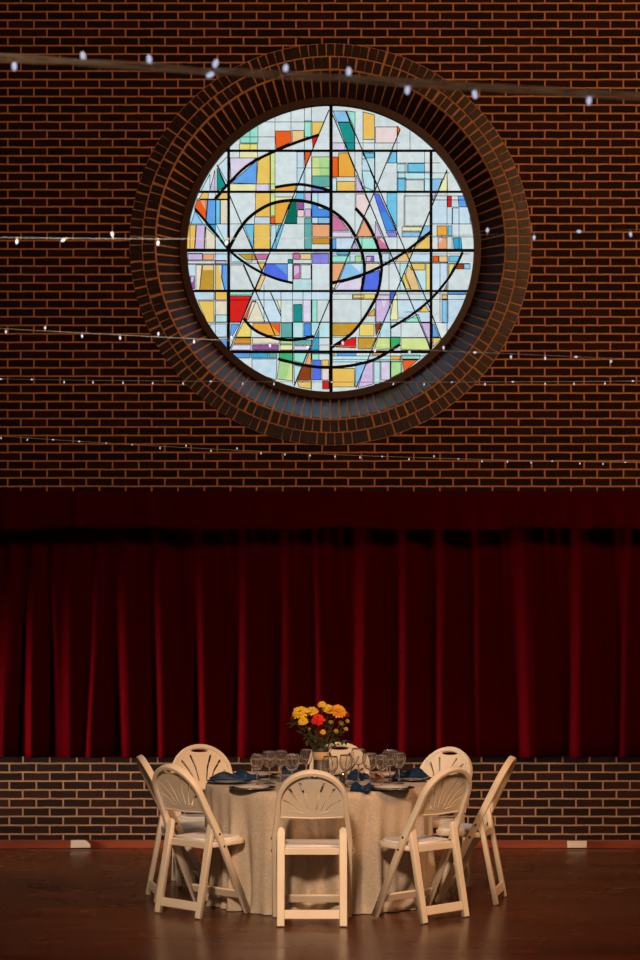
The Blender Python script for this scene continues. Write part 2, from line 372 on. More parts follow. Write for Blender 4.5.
pane(CY,(297,193),(304,193),(304,200),(294,200)); pane(B2,(312,203),(330,211),(330,217),(312,217)); rc(PB,318,330,193,209); rc(PC,312,318,193,203); rc(PB,312,318,217.5,223.5); rc(LB,318,330,217.5,223.5)
rc(SAL,312.5,329.5,224.5,237); rc(GD,312.5,329.5,238,244); pane(VI,(312,187),(328,190.5),(328,191.5),(312,191.5)); pane(CY,(279,225),(284,225),(276,249),(272,249)); pane(PC,(271,225),(279,225),(272,249),(270.5,249))
# lower left
rc(LI,188,202.5,253.5,260); rc(SAL,203,214,254,260); rc(W,187,228,261,264.5); rc(LI,215,226,260.5,263.5)
pane(GO,(202.5,265),(214,265),(214,290),(199.5,290)); pane(TAN,(203,265),(213,265),(213,270),(203,270),line=False); pane(CR,(196,265),(202,265),(199.5,290),(196,290)); rc(PU,190.5,194.5,276,289); pane(LI,(191,276),(194.5,276),(193,282),(191,282),line=False)
pane(YO,(215.5,265),(222,265),(221.5,278),(224.5,290),(215.5,290)); pane(BL,(222.5,265),(227.5,265),(227.5,290),(225,290),(222,278)); pane(YO,(215,291.5),(227,291.5),(227,300),(215,300)); rc(PB,194,214,292,300)
pane(YO,(198,301),(214,301),(214,322.5),(207,322.5)); rc(CR,215.5,227,301,315); rc(PC,215,227,315,322); pane(MI,(230,292),(253,292),(251.5,295),(230,295))
pane(RD,(230,296),(251,296),(241,322),(230,322)); pane(OR,(252,301),(256,301),(248,320),(244,318)); pane(GO,(238,254),(253,254),(256,260),(246,260)); pane(PK,(254.5,254),(269,254),(266,259.5),(256.5,259.5))
pane(YO,(257,262),(265.5,262),(262,270)); pane(TAN,(261.5,275),(265.5,276),(260,289.5),(255.5,289.5)); pane(W,(230,265),(243,265),(254,290),(230,290)); pane(DB,(266,264),(287.5,264),(287.5,281),(263,274)); pane(BL,(275,264),(287,264),(287,275),line=False)
rc(TE,288,293,259.5,263.5); rc(PK,293.5,299.5,253,259.5); rc(TAN,300.5,311,253.5,259.5); rc(PK,293.5,300,264,279); pane(LI,(294,266),(299,266),(299,272),(294,276),line=False); rc(VI,312.5,328.5,253,263.5); rc(W,301,311,264,279)
pane(CR,(252,302),(257,302),(265,322),(246,322)); pane(YP,(277,300),(281,300),(281,313)); rc(TE,293.5,302,304.5,322); rc(LP,303,311,300,322); rc(MI,312,317,300,322)
pane(BL,(231,324),(239,324),(232,337),(230.5,337)); pane(YE,(244,321),(251,329),(251,337),(236,337)); pane(GD,(236,338),(251,338),(251,344),(233.5,344)); pane(BL,(219,339),(227,339),(227,348)); rc(PB,210,227,324,337); pane(LP,(233,345),(251,345),(251,350),(231,350))
pane(OO,(252.5,330),(253,323.5),(280,323.5),(279.5,336),(265,335)); pane(OR,(270,324),(280,324),(279.5,334),line=False); rc(PU,252.5,278.5,345,350); rc(CR,252.5,279,338,344); rc(TG,281,292,323,338); rc(B2,304,311,323.5,336); rc(LG,280,293,340,344); rc(YP,280,293,345,350); rc(TG,294,312,340,345); rc(LP,294,310,346,350)
pane(GR,(279,352.5),(293,352.5),(293,362),(279,358)); pane(YG2,(279.5,361),(293,364),(293,381),(277,379)); pane(LG,(280,362),(290,364),(286,380),(278,378),line=False); pane(MI,(294,353),(307,353),(303,363),(294,361)); pane(PC,(294,365),(302,367),(294.5,386))
pane(CB,(319,330),(319,350),(310,350)); pane(BRN,(302,366),(311,367),(311,380),(297,380)); pane(YO,(297,381),(311,381),(311,389),(299,387)); pane(SAL,(309,353),(311,353),(311,365),(305,364)); rc(CB,251,268,353,358); rc(BL,233,250,353,358); pane(PB,(252,359),(277,359),(276,380),(252,372)); rc(TG,269,277,353,358)
rc(DB,312.5,321,360,380); rc(YO,322,328.5,360,366); rc(PKL,322,329,368,380); rc(RD,322.5,329,381,389); rc(MI,312,319,354,360); rc(CY,312,330,352,354)
# upper right
pane(LB,(333,111),(346,111),(349.5,122),(337,122)); pane(TE,(338,122.5),(349.5,122.5),(354.5,134),(354.5,150),(348,150)); pane(YO,(363,112),(374.5,115),(374.5,139.5),(363,139.5)); rc(PKL,375.5,397,127,143); pane(OR,(397,126),(400,129),(397.5,137)); pane(MI,(346.5,111),(355,112),(355,130)); rc(LP,332,345,143,151)
pane(CY,(362.5,153),(374,153),(374,158),(365,158)); pane(PB,(362,159),(366,159),(374,180),(374,191),(362,186)); pane(CY,(392,152),(396.5,152),(396.5,163),(387.5,163)); rc(OR,332,338,157,177); pane(OO,(338.5,153),(348,153),(354.5,170),(354.5,177),(338.5,177)); rc(YO,337,355,181.5,191); rc(PC,332,336.5,178,191)
pane(LI,(356,175),(364,191),(356,191)); pane(PKL,(356,194),(364.5,194),(370,205),(364,217),(356,208)); pane(PK,(332,214),(340,219),(349,230.5),(332,230.5)); rc(LP,332,352,232,237); pane(SAL,(364,220),(373,236.5),(357,236.5)); pane(MI,(358,238),(373,238),(378,249),(362,249)); pane(PK,(377,238),(383,238),(388,249),(379,249)); pane(PKL,(379,238),(383,238),(386,245),line=False)
pane(LI,(375.5,221),(382,237),(375,237)); pane(CY,(387,193),(397,193),(397,228),(387,208)); pane(DB,(373.7,193.7),(379,194),(396,231),(386,231)); pane(B2,(380,212),(387,212),(396,231),(387,231),line=False); pane(VI,(386,232),(396,232),(397,237),(389,237)); pane(LI,(355,241),(358,249),(352,249)); rc(BL,332,336,239,249)
pane(PC,(362,171),(370,171),(377,186),(375,191),(365,191)); rc(CY,408,424.5,163.5,173); rc(CY,397,406,178,191); rc(PC,397,407,164,172); pane(LB,(432,179),(442,179),(438,191),(432,191)); pane(YP,(447,171),(447.5,191),(438,191)); pane(LI,(432,193),(436,193),(433,201)); rc(RD,447.5,451.5,196,207); pane(BL,(458,196),(464,196),(467,207),(459,207)); rc(PB,452.5,459,208,224)
pane(LB,(430,212),(430,231),(419,239)); rc(YP,402,422,227,231); rc(LB,402,420,232,237); pane(YO,(413,249),(430,234),(430,249)); rc(OO,437,447,226,236); rc(SAL,438,447,238,249); rc(CY,448,452,226,236); pane(CB,(453,238),(461,238),(462,249),(454,249)); rc(W,405,424,180,191); rc(W,404,430,196,226)
# lower right
rc(CY,337,350,252,255); rc(MI,332,350,256,262); rc(LG,355,361.5,256,262); rc(PU,366,374,256,262); pane(LI,(366.5,257),(371,257),(370,261),(366.5,261),line=False); pane(SAL,(331.5,263),(345,263),(338,281),(331.5,282)); pane(YP,(331.5,285),(337,283),(334,290)); pane(LB,(346,263),(363,263),(364,273),(339,281)); pane(PB,(350,263),(363,263),(360,272),line=False); pane(DB,(364.5,275),(379.5,270),(379,290),(362,290)); pane(CR,(366,263),(379,263),(379.5,269),(365,273)); pane(LP,(340,283),(362,277),(361,290),(335,290))
rc(YE,352.5,375,294,299); rc(TAN,353,364,295,298); pane(LI,(376,295),(390,295),(389,308),(383,322),(375,322)); pane(LP,(380,296),(388,296),(384,308),line=False); pane(DB,(390,292),(396,292),(391,305)); pane(YP,(394,295),(397,295),(398,320),(390,320)); pane(OO,(374.5,308),(374.5,316),(368,316)); rc(PB,382,390,253,265)
pane(TAN,(401,254),(413,252),(409,262),(395,262)); rc(YO,411,425,263,270); rc(YE,426,430,263,290); pane(TAN,(408,265),(413,270),(420,290),(411,290),(405,277)); pane(YE,(402,277),(405,273),(411,289),(406,289)); rc(OR,433,438.5,256,262.5); rc(TAN,439,448,256,262.5); rc(CY,449,459,256,262)
pane(BRN,(457,264),(464,264),(464,269),(455,269)); pane(YE,(449,264),(455,264),(449,276)); pane(GO,(444,290),(447,284),(447,290)); rc(BL,448,466,292,294.5); rc(YO,442,447.5,295,299); rc(LB,442,448,300,323); pane(YO,(425,305),(429.5,312),(419,312)); pane(MI,(404,322),(418,314),(421,322)); pane(LB,(464,264),(470,264),(470,269),(464,269))
pane(GO,(331.5,323.5),(359,323.5),(352,333),(345,336),(331.5,336)); pane(GD,(345,324),(357,324),(350,332),line=False); pane(YE,(360,324),(374,324),(374,336),(359,336)); pane(BRN,(375,323.5),(382,323.5),(376,336)); pane(GO,(358,338),(376,338),(371,349),(358,349)); pane(RD,(336,347),(346,340),(356,337),(356,348)); pane(GR,(390.5,337),(400,337),(400,343),(391,349)); pane(YG2,(378,338),(390,338),(390,349),(374,350))
rc(BL,337,356,353,356); rc(YO,332,335,353,355); pane(SAL,(372,352.5),(385,352.5),(380,355),(372,355)); rc(OO,390.5,401,356,359.5); pane(LG,(391,361),(402,361),(402,372),(391,378)); pane(OR,(402.5,360),(418,360),(404,372)); rc(MI,402,420,355,359); rc(YO,331.5,354.5,368.5,387); pane(LB,(356,363),(366,363),(357,387),(355,387)); pane(LI,(365,365),(373,361),(373,384),(358,388)); rc(LP,381,390,361,380); rc(PC,374,380,361,384)
pane(LI,(421,323),(430,323),(430,345)); pane(BL,(432.5,324),(434,324),(439,337),(432.5,337)); pane(YO,(433,338),(442,338),(433,347)); pane(YG2,(401,338),(426,338),(430,350),(401,350)); rc(PC,401,426,352.5,356)
# plain cut lines between the pale panes
for x, ya, yb in ((206,199,250),(250,106,150),(258,112,144),(291,105,131),(304.5,107,152),(304,152,192),(311.5,152,392),(311.5,107,122),(281,292,345),(292.5,253,385),(303,291,338),(397,143,250),(424.5,152,192),(447,172,350),(355,112,250),(374.5,139,192),(363,140,156),(390.5,300,378),(401,320,372),(380,360,384),(270,150,250),(275,112,152),(452,208,250),(410,106,150),(405,164,225),(264,285,322),(389,255,292),(440,262,322),(361,291,322),(459,208,250),(215.5,192,335),(319,322,360)):
    leads.append((g2(x, ya), g2(x, yb), .0042))
for y, xa, xb in ((122,258,312),(137,240,275),(168,297,330),(184,230,275),(199.5,200,230),(224,188,331),(237,331,400),(254,188,470),(263.5,188,470),(300,194,330),(322.5,205,445),(337.5,218,440),(345,231,331),(359.5,332,420),(143,332,400),(163,387,440),(173,397,450),(179,397,445),(196,432,466),(207,447,468),(224,432,472),(237,402,473),(294,332,470),(299.5,332,465),(318,398,420),(312,404,431),(380,296,330)):
    leads.append((g2(xa, y), g2(xb, y), .0038))
THIN = .0088
for a, c in (((329,110),(229.5,350)),((331,111),(431,350)),((345.6,111),(431.5,312)),((400,130),(294,386)),((447,170),(356,388)),((229,194),(262,272)),((243.5,264),(275,335)),((270.6,292.5),(281,316)),((217,165),(226,186)),((431,312),(441,339))):
    leads.append((g2(*a), g2(*c), THIN))
def arc(pts, wd):                              # smooth curve through the given points
    Q = [pts[0]]+list(pts)+[pts[-1]]; out = []
    for i in range(1, len(Q)-2):
        for s in range(6):
            u = s/6; p0, p1, p2, p3 = Q[i-1], Q[i], Q[i+1], Q[i+2]
            out.append(tuple(.5*((2*p1[m])+(-p0[m]+p2[m])*u+(2*p0[m]-5*p1[m]+4*p2[m]-p3[m])*u*u+(-p0[m]+3*p1[m]-3*p2[m]+p3[m])*u**3) for m in (0, 1)))
    out.append(pts[-1])
    for a, c in zip(out[:-1], out[1:]): bars.append((g2(*a), g2(*c), wd*1.25))
bars = []
arc([(215,199),(228.5,184),(250,164),(285,147),(319,135)], .0165)
arc([(275,187.5),(297,184.5),(315,187),(331,191)], .0165)
arc([(229,249),(238,232),(250,217),(270,204.5),(292,200.5),(312,203),(331,210.5),(345,221.5),(355,236),(362,253),(364.5,271),(361.5,291)], .019)
arc([(355.5,208.5),(366,221),(374.5,238),(380,255),(381.5,270),(378,292),(371,307),(362,321),(350,335),(331,348)], .019)
arc([(243.5,318.5),(252,328),(263,334.5),(278,339),(294,340),(314,336.5)], .018)
arc([(278,359),(300,364.5),(316,367),(331,367.5),(355,365),(378,358),(400,344.5)], .018)
arc([(195,209),(212,229),(229,250),(245,263),(262,273),(278,279.5),(292.5,283)], .015)
arc([(331,283),(355,277.5),(380,267),(405,252),(431,231.5)], .0165)
arc([(390.5,328),(410,316),(431,299),(448,279),(457,264),(462.5,252.5)], .016)
for a, c, wd in (((331,104),(331,396),.021),((228.7,145),(228.7,352),.017),((431,150),(431,352),.017),((200,151),(462,151),.013),((190,192),(472,192),.013),((184,250.6),(478,250.6),.018),((186,291.2),(475,291.2),.013),((218,352),(445,352),.017)):
    bars.append((g2(*a), g2(*c), wd*1.3))
# the glass itself: one coloured sheet cut into panes
bm = bmesh.new(); cl = bm.loops.layers.float_color.new('tint'); RR = 1.16
for poly, c in cells:
    try: f = bm.faces.new([bm.verts.new((x, .01, z)) for x, z in poly])
    except ValueError: continue
    cc = lin(c); j = random.uniform(.94, 1.04)
    for l in f.loops: l[cl] = (cc[0]*j, cc[1]*j, cc[2]*j, 1)
M_stain = bpy.data.materials.new('stained_glass'); M_stain.use_nodes = True
n = M_stain.node_tree; n.nodes.clear(); out = n.nodes.new('ShaderNodeOutputMaterial')
va = n.nodes.new('ShaderNodeVertexColor'); va.layer_name = 'tint'
tp = n.nodes.new('ShaderNodeBsdfTransparent'); gl = n.nodes.new('ShaderNodeBsdfGlossy'); gl.inputs['Roughness'].default_value = .5
ms = n.nodes.new('ShaderNodeMixShader'); ms.inputs[0].default_value = .012
t = n.nodes.new('ShaderNodeTexCoord'); nz = n.nodes.new('ShaderNodeTexNoise'); nz.inputs['Scale'].default_value = 16; nz.inputs['Detail'].default_value = 4
n.links.new(t.outputs['Object'], nz.inputs[0])
mr = n.nodes.new('ShaderNodeMapRange'); mr.inputs['To Min'].default_value = 1.0; mr.inputs['To Max'].default_value = 1.5; n.links.new(nz.outputs[0], mr.inputs[0])
mx = n.nodes.new('ShaderNodeVectorMath'); mx.operation = 'SCALE'; n.links.new(va.outputs[0], mx.inputs[0]); n.links.new(mr.outputs[0], mx.inputs['Scale'])
mn = n.nodes.new('ShaderNodeVectorMath'); mn.operation = 'MINIMUM'; mn.inputs[1].default_value = (1, 1, 1); n.links.new(mx.outputs[0], mn.inputs[0])
n.links.new(mn.outputs[0], tp.inputs[0]); n.links.new(tp.outputs[0], ms.inputs[1]); n.links.new(gl.outputs[0], ms.inputs[2]); n.links.new(ms.outputs[0], out.inputs[0])
obj('stained_glass', bm, M_stain, win)
def strip(bm, a, c, wd, y0, y1):
    dx, dz = c[0]-a[0], c[1]-a[1]; L = math.hypot(dx, dz)
    if L < 1e-6: return
    def cut(p, q):                             # keep inside the frame
        r = math.hypot(*p)
        if r <= RR: return p
        lo, hi = 0., 1.
        for _ in range(24):
            mid = (lo+hi)/2; m = (p[0]+(q[0]-p[0])*mid, p[1]+(q[1]-p[1])*mid)
            if math.hypot(*m) > RR: lo = mid
            else: hi = mid
        return (p[0]+(q[0]-p[0])*hi, p[1]+(q[1]-p[1])*hi)
    if math.hypot(*a) > RR and math.hypot(*c) > RR:
        m = ((a[0]+c[0])/2, (a[1]+c[1])/2)
        if math.hypot(*m) > RR: return
        a2, c2 = cut(a, m), cut(c, m)
    else: a2, c2 = cut(a, c), cut(c, a)
    nx, nz_ = -dz/L*wd/2, dx/L*wd/2
    P = [(a2[0]+nx, a2[1]+nz_), (c2[0]+nx, c2[1]+nz_), (c2[0]-nx, c2[1]-nz_), (a2[0]-nx, a2[1]-nz_)]
    v = [bm.verts.new((x, y0, z)) for x, z in P]+[bm.verts.new((x, y1, z)) for x, z in P]
    bm.faces.new(v[:4]); bm.faces.new(v[:3:-1])
    for q in range(4): bm.faces.new((v[q], v[q+4], v[(q+1) % 4+4], v[(q+1) % 4]))
bm = bmesh.new()
for i, (a, c, wd) in enumerate(leads): strip(bm, a, c, wd, .0045+.0004*(i % 5), .0098)
obj('lead_came', bm, M_lead, win)
bm = bmesh.new()
for i, (a, c, wd) in enumerate(bars): strip(bm, a, c, wd, -.004-.0005*(i % 7), .0096)
obj('glazing_bar', bm, M_lead, win)
bm = bmesh.new(); lathe(bm, [(1.143, -.012), (1.150, -.020), (1.182, -.020), (1.20, .0), (1.20, .05), (1.143, .05)], 128, Matrix.Rotation(-PI/2, 4, 'X').inverted(), closed=True)
obj('window_frame', bm, M_frame, win, smooth=False)
# centre of glass in the photo sits a hair off the opening's centre
for ch in win.children: ch.location.x = 0

# ------------------------------------------------------------------ stage curtain and its valance
def drape(name, x0, x1, nx, z0, z1, nz_, fn, m, parent=None, th=.006):
    bm = bmesh.new(); rows = []
    for k in range(nz_+1):
        f = k/nz_; z = z1+(z0-z1)*f
        rows.append([bm.verts.new(fn(x0+(x1-x0)*i/nx, f, z)) for i in range(nx+1)])
    for k in range(nz_):
        for i in range(nx): bm.faces.new((rows[k][i], rows[k][i+1], rows[k+1][i+1], rows[k+1][i]))
    o = obj(name, bm, m, parent, smooth=True)
    s = o.modifiers.new('thickness', 'SOLIDIFY'); s.thickness = th; s.offset = 1
    return o
CD = DW-.10                                   # distance of the curtain from the camera
folds = []                                    # (x, width, depth, drift)
pxs = [(-40,9,.8),(4,8,.5),(33,7,1.2),(58,9,.8),(74,12,.7),(92,7,.9),(127,10,1.1),(164,9,1.1),(205,9,1.05),(243,9,1.1),(283,10,.7),(322,8,.6),(362,9,1.0),(404,10,1.05),(442,9,1.0),(478,10,.6),(530,10,.9),(577,10,.95),(623,8,.8),(662,10,.8)]
for px, wd, dp in pxs: folds.append(((px-320)*CD/FP, wd*CD/FP, .125*dp, random.uniform(-.10, .07)))
x = -2.95
while x > -HX: folds.append((x, .08, .10, -.03)); x -= random.uniform(.22, .34)
x = 2.85
while x < HX: folds.append((x, .08, .10, -.03)); x += random.uniform(.24, .36)
def curt(x, f, z):
    d = 0
    for fx, fw, fd, dr in folds:
        c = fx+dr*(1-f)*-1*.8; wv = fw*(.75+.5*f); u = (x-c)/wv
        if -3 < u < 4:
            d += fd*(.12+.88*f)*(math.exp(-u*u*2.0) if u < 0 else math.exp(-u*u*.45))
    d += .006*math.sin(x*23+1.3*math.sin(z*2))+.004*math.sin(x*57+z*1.5)
    return (x, .015-min(d,.16)-.055, z)
ct = at(320, 500, CD).z; cb = at(320, 757, CD).z
cur = drape('stage_curtain', -HX+.05, HX-.05, 1500, cb, ct, 14, curt, M_velvet)
tag(cur, 'long dark red velvet stage curtain hanging in folds behind the table', 'curtain')
random.seed(3)
pl = [(random.uniform(-HX, HX), random.uniform(.03, .06), random.uniform(.4, 1)) for _ in range(70)]
def val(x, f, z):
    d = .02+.012*math.sin(x*6)
    for c, wv, a in pl:
        u = (x-c)/wv
        if abs(u) < 3: d += .030*a*(.3+.7*f)*math.exp(-u*u)
    zz = z+(.006*math.sin(x*9)+.008*math.sin(x*3.7+1))*f
    return (x, -.235-d, zz)
VD = DW-.27
vt, vb = at(320, 491, VD).z, at(320, 529, VD).z
v = drape('curtain_valance', -HX+.05, HX-.05, 900, vb, vt, 8, val, M_velvet)
tag(v, 'short dark red velvet valance strip along the curtain top', 'valance')
bm = bmesh.new(); box(bm, -HX, HX, -.20, WY-.001, vt-.12, vt-.02)
tag(obj('trim_2', bm, M_plaster), kind='structure')

# ------------------------------------------------------------------ folding chair
def chair():
    root = empty('folding_chair')
    L = math.hypot(.445, .905); e = Vector((0, -.445/L, .905/L)); nrm = Vector((1, 0, 0)).cross(e)
    def frame(o, ydir, zdir): return Matrix((( 1, ydir.x, zdir.x, o.x), (0, ydir.y, zdir.y, o.y), (0, ydir.z, zdir.z, o.z), (0, 0, 0, 1)))
    O = Vector((0, .185, 0)); F = frame(O, e, nrm)
    ro, ri = .208, .180; tc_ = L-ro; base = .012
    outer = [(.236, base), (.234, L*.55), (ro+.003, tc_-.05), (ro, tc_)]+[(ro*math.cos(a), tc_+ro*math.sin(a)) for a in [PI*k/24 for k in range(1, 24)]]+[(-ro, tc_), (-ro-.003, tc_-.05), (-.234, L*.55), (-.236, base)]
    inner = [(-.207, base), (-.205, L*.55), (-ri-.003, tc_-.05), (-ri, tc_)]+[(-ri*math.cos(a), tc_+ri*math.sin(a)) for a in [PI*k/24 for k in range(1, 24)]]+[(ri, tc_), (ri+.003, tc_-.05), (.205, L*.55), (.207, base)]
    obj('back_frame', plate_mesh('back_frame', outer+inner, [], .040, F, .005), M_chair, root)
    t0 = L-.325; rp_ = .184
    po = [(-rp_, tc_), (-rp_, t0+.012), (-.10, t0+.003), (0, t0), (.10, t0+.003), (rp_, t0+.012), (rp_, tc_)]+[(rp_*math.cos(a), tc_+rp_*math.sin(a)) for a in [PI*k/24 for k in range(1, 24)]]
    holes = [[(.064*math.cos(a), L-.046+.0135*math.sin(a)) for a in [2*PI*k/20 for k in range(20)]]]
    for (xa, ta), (xb, tb_) in (((.025, .268), (.070, .080)), ((.053, .268), (.132, .118)), ((.080, .268), (.160, .195))):
        for sgn in (-1, 1):
            p1, p2 = Vector((sgn*xa, L-ta)), Vector((sgn*xb, L-tb_)); d = (p2-p1).normalized(); q = Vector((d.y, -d.x)); w1, w2 = .0036, .0072
            mid = (p1+p2)/2-q*sgn*.008
            holes.append([tuple(p1-q*w1), tuple(mid-q*(w1+w2)/2), tuple(p2-q*w2), tuple(p2+d*.004), tuple(p2+q*w2), tuple(mid+q*(w1+w2)/2), tuple(p1+q*w1)])
    F2 = frame(O-nrm*.007, e, nrm)
    bp = obj('back_panel', plate_mesh('back_panel', po, holes, .015, F2, .0), M_chair, root)
    bm = bmesh.new()
    for ang in (-78, 0, 78):       # shallow moulded rays on the back of the panel
        a = math.radians(ang); p1 = Vector((.05*math.sin(a), t0+.03+.05*math.cos(a))); p2 = Vector((.13*math.sin(a), t0+.03+.13*math.cos(a)))
        tube(bm, [F2 @ Vector((p1.x, p1.y, .007)), F2 @ Vector((p2.x, p2.y, .007))], .0032, 6, .002)
    tube(bm, [F2 @ Vector((-.178, t0+.014, .006)), F2 @ Vector((0, t0+.006, .006)), F2 @ Vector((.178, t0+.014, .006))], .006, 6)
    obj('moulded_rib', bm, M_chair, bp)
    LL = math.hypot(.105, .562); le = Vector((0, .105/LL, .562/LL)); ln = Vector((1, 0, 0)).cross(le)
    G = frame(Vector((0, -.18, 0)), le, ln)
    for s in (-1, 1):
        x0, x1 = .158, .203
        pts = [(s*x0, .004), (s*x1, .004), (s*x1, LL-.02)]+[(s*((x0+x1)/2+.021*math.cos(a)), LL-.02+.021*math.sin(a)) for a in (PI/6, PI/3, PI/2, 2*PI/3, 5*PI/6)]+[(s*x0, LL-.02)]
        if s < 0: pts.reverse()
        obj('rear_leg', plate_mesh('rear_leg', pts, [], .030, G, .004), M_chair, root)
        for tt, zz in ((.515, 0), (.44, 0)):
            bm = bmesh.new(); p = F @ Vector((s*.200, L*(tt/.905)-.02, 0))
            lathe(bm, [(0, .006), (.0065, .004), (.008, -.012), (0, -.012)], 12, Matrix.Translation((s*.2345, p.y, p.z)) @ Matrix.Rotation(s*PI/2, 4, 'Y'))
            obj('hinge_bolt', bm, M_bolt, root, smooth=True)
    bm = bmesh.new(); box(bm, -.160, .160, .045, .098, -.010, .010, G); obj('rear_crossbar', bm, M_chair, root, bevel=.004)
    bm = bmesh.new(); box(bm, -.206, .206, .110, .160, -.009, .009, F); obj('front_crossbar', bm, M_chair, root, bevel=.004)
    sx, sy0, sy1 = .200, -.080, .205
    pts = [(-sx, sy0), (sx, sy0), (sx, sy1-.06), (sx-.02, sy1-.015), (sx-.065, sy1), (-sx+.065, sy1), (-sx+.02, sy1-.015), (-sx, sy1-.06)]
    S = Matrix.Translation((0, 0, .432)) @ Matrix.Rotation(math.radians(1.5), 4, 'X')
    seat = obj('seat', plate_mesh('seat', pts, [], .034, S, .006), M_chair, root)
    bm = bmesh.new(); box(bm, -.158, .158, sy0-.020, sy0+.004, -.024, .016, S); obj('seat_apron', bm, M_chair, seat, bevel=.003)
    q = [(x*.88, sy0+.014+(y-sy0)*.92) for x, y in pts]
    obj('seat_pad', plate_mesh('seat_pad', q, [], .014, S @ Matrix.Translation((0, 0, .021)), .005), M_pad, seat)
    return root
proto = chair()
TX, TD = -.012, 12.70                         # table centre
def ch_at(o, x, d, fx, fy):                   # rear feet midpoint and facing direction
    ln_ = math.hypot(fx, fy); fx, fy = fx/ln_, fy/ln_
    o.location = (x+fx*.18, d-DW+fy*.18, 0); o.rotation_euler = (0, 0, math.atan2(-fx, fy))
chairs = [(-.046, 11.60, 0, 1, 'cream folding chair nearest the camera, its fan back squarely towards us'),
 (-.845, 12.01, .70, .71, 'cream folding chair at front left of the table, seen from behind at an angle'),
 (.735, 11.84, -.70, .72, 'cream folding chair at front right of the table, seen from behind at an angle'),
 (-1.06, 12.71, .39, .09, 'cream folding chair in profile at the far left side of the table'),
 (1.13, 12.63, -.34, .08, 'cream folding chair in profile at the far right side of the table'),
 (-.80, 13.60, .26, -.97, 'cream folding chair facing us behind the left rear of the table'),
 (.83, 13.36, -.62, -.78, 'cream folding chair facing us at the right rear, half behind another chair'),
 (.135, 13.82, 0, -1, 'cream folding chair directly behind the flowers, mostly hidden')]
for i, (x, d, fx, fy, lb) in enumerate(chairs):
    o = proto if i == 0 else copy_tree(proto)
    ch_at(o, x, d, fx, fy); tag(o, lb, 'chair', 'folding chairs around the banquet table')

# ------------------------------------------------------------------ table and cloth
TY = TD-DW; TH = .735
tb = tag(empty('round_table', (TX, TY, 0)), 'round banquet table under the floor-length champagne cloth', 'table')
bm = bmesh.new(); lathe(bm, [(0, .700), (.695, .700), (.702, .708), (.702, .724), (.695, .730), (0, .730)], 64); obj('tabletop', bm, M_wood, tb)
for sx in (-1, 1):
    for sy in (-1, 1):
        bm = bmesh.new(); tube(bm, [(sx*.38, sy*.38, .70), (sx*.42, sy*.42, 0.002)], .014, 8); obj('leg', bm, M_bolt, tb)
bm = bmesh.new(); NT = 360; rows = []
prof = [(.0, TH), (.35, TH), (.60, TH), (.690, TH)]
rings = [[bm.verts.new((0, 0, TH))]]
random.seed(12); ph = [random.uniform(0, 6.28) for _ in range(6)]
def fold(a): return .55*math.sin(19*a+ph[0]+.8*math.sin(3*a+ph[3]))+.35*math.sin(33*a+ph[1]+.6*math.sin(5*a+ph[4]))+.25*math.sin(11*a+ph[2])
for r, z in prof[1:]: rings.append([bm.verts.new((r*math.cos(2*PI*i/NT), r*math.sin(2*PI*i/NT), z)) for i in range(NT)])
for k in range(1, 23):
    f = (k-1)/21; ring = []
    for i in range(NT):
        a = 2*PI*i/NT; fo = fold(a)
        z = TH-.012*min(1, k/2)-f*(TH-.012-.004)
        r = .708-.018*f+.002*min(k, 3) + fo*(.004+.058*min(1, f*1.25)) -.03*math.sin(PI*min(1, f*1.1))*.35
        if f > .93: r += .030*(f-.93)/.07*(.5+.5*math.sin(23*a+ph[5]))
        if k == 1: r, z = .705, TH-.003
        ring.append(bm.verts.new((r*math.cos(a), r*math.sin(a), z)))
    rings.append(ring)
for A, B in zip(rings[:-1], rings[1:]):
    for i in range(NT):
        j = (i+1) % NT
        if len(A) == 1: bm.faces.new((A[0], B[i], B[j]))
        else: bm.faces.new((A[i], A[j], B[j], B[i]))
cl_ = obj('tablecloth', bm, M_cloth, smooth=True); cl_.location = (TX, TY, 0)
tag(cl_, 'shimmering champagne tablecloth falling in folds to the floor from the round table', 'tablecloth')
def tp_(px, d, z=TH+.0012): return Vector(((px-320)*d/FP, d-DW, z))

# plates, chargers and napkins: a setting before each chair
charger = None
settings = [(303, 12.14, 'hidden behind the nearest chair back', 0), (252, 12.20, 'at the front left edge of the table', -45), (391, 12.19, 'at the front right edge of the table', 45), (229, 12.66, 'at the far left side of the table', -90), (412, 12.84, 'at the far right side of the table', 90),
            (256, 13.12, 'at the left rear of the table behind goblets', -140), (393, 13.10, 'at the right rear of the table behind goblets', 140), (326, 13.22, 'at the back of the table behind the vase', 180)]
def make_charger():
    bm = bmesh.new(); lathe(bm, [(0, 0), (.085, 0), (.095, .003), (.140, .0125), (.143, .0135), (.140, .0150), (.095, .0065), (.085, .005), (0, .005)], 48)
    o = obj('charger_plate', bm, M_charger, smooth=True)
    bm = bmesh.new(); lathe(bm, [(.1375, .0148), (.1435, .0140), (.1440, .0162), (.1375, .0165)], 48, closed=True); obj('silver_rim', bm, M_silver, o, smooth=True)['label'] = 'silver rim'
    return o
def make_plate():
    bm = bmesh.new(); lathe(bm, [(0, 0), (.060, 0), (.066, .003), (.104, .013), (.106, .0145), (.103, .0150), (.066, .0065), (.058, .005), (0, .005)], 48)
    return obj('dinner_plate', bm, M_white, smooth=True)
c0, p0 = make_charger(), make_plate()
for i, (px, d, where, az) in enumerate(settings):
    c = c0 if i == 0 else copy_tree(c0); p = p0 if i == 0 else copy_tree(p0)
    c.location = tp_(px, d); p.location = tp_(px, d, TH+.0066)
    tag(c, 'dark charger plate with silver rim '+where, 'plate', 'charger plates'); tag(p, 'white dinner plate on the dark charger '+where, 'plate', 'dinner plates')
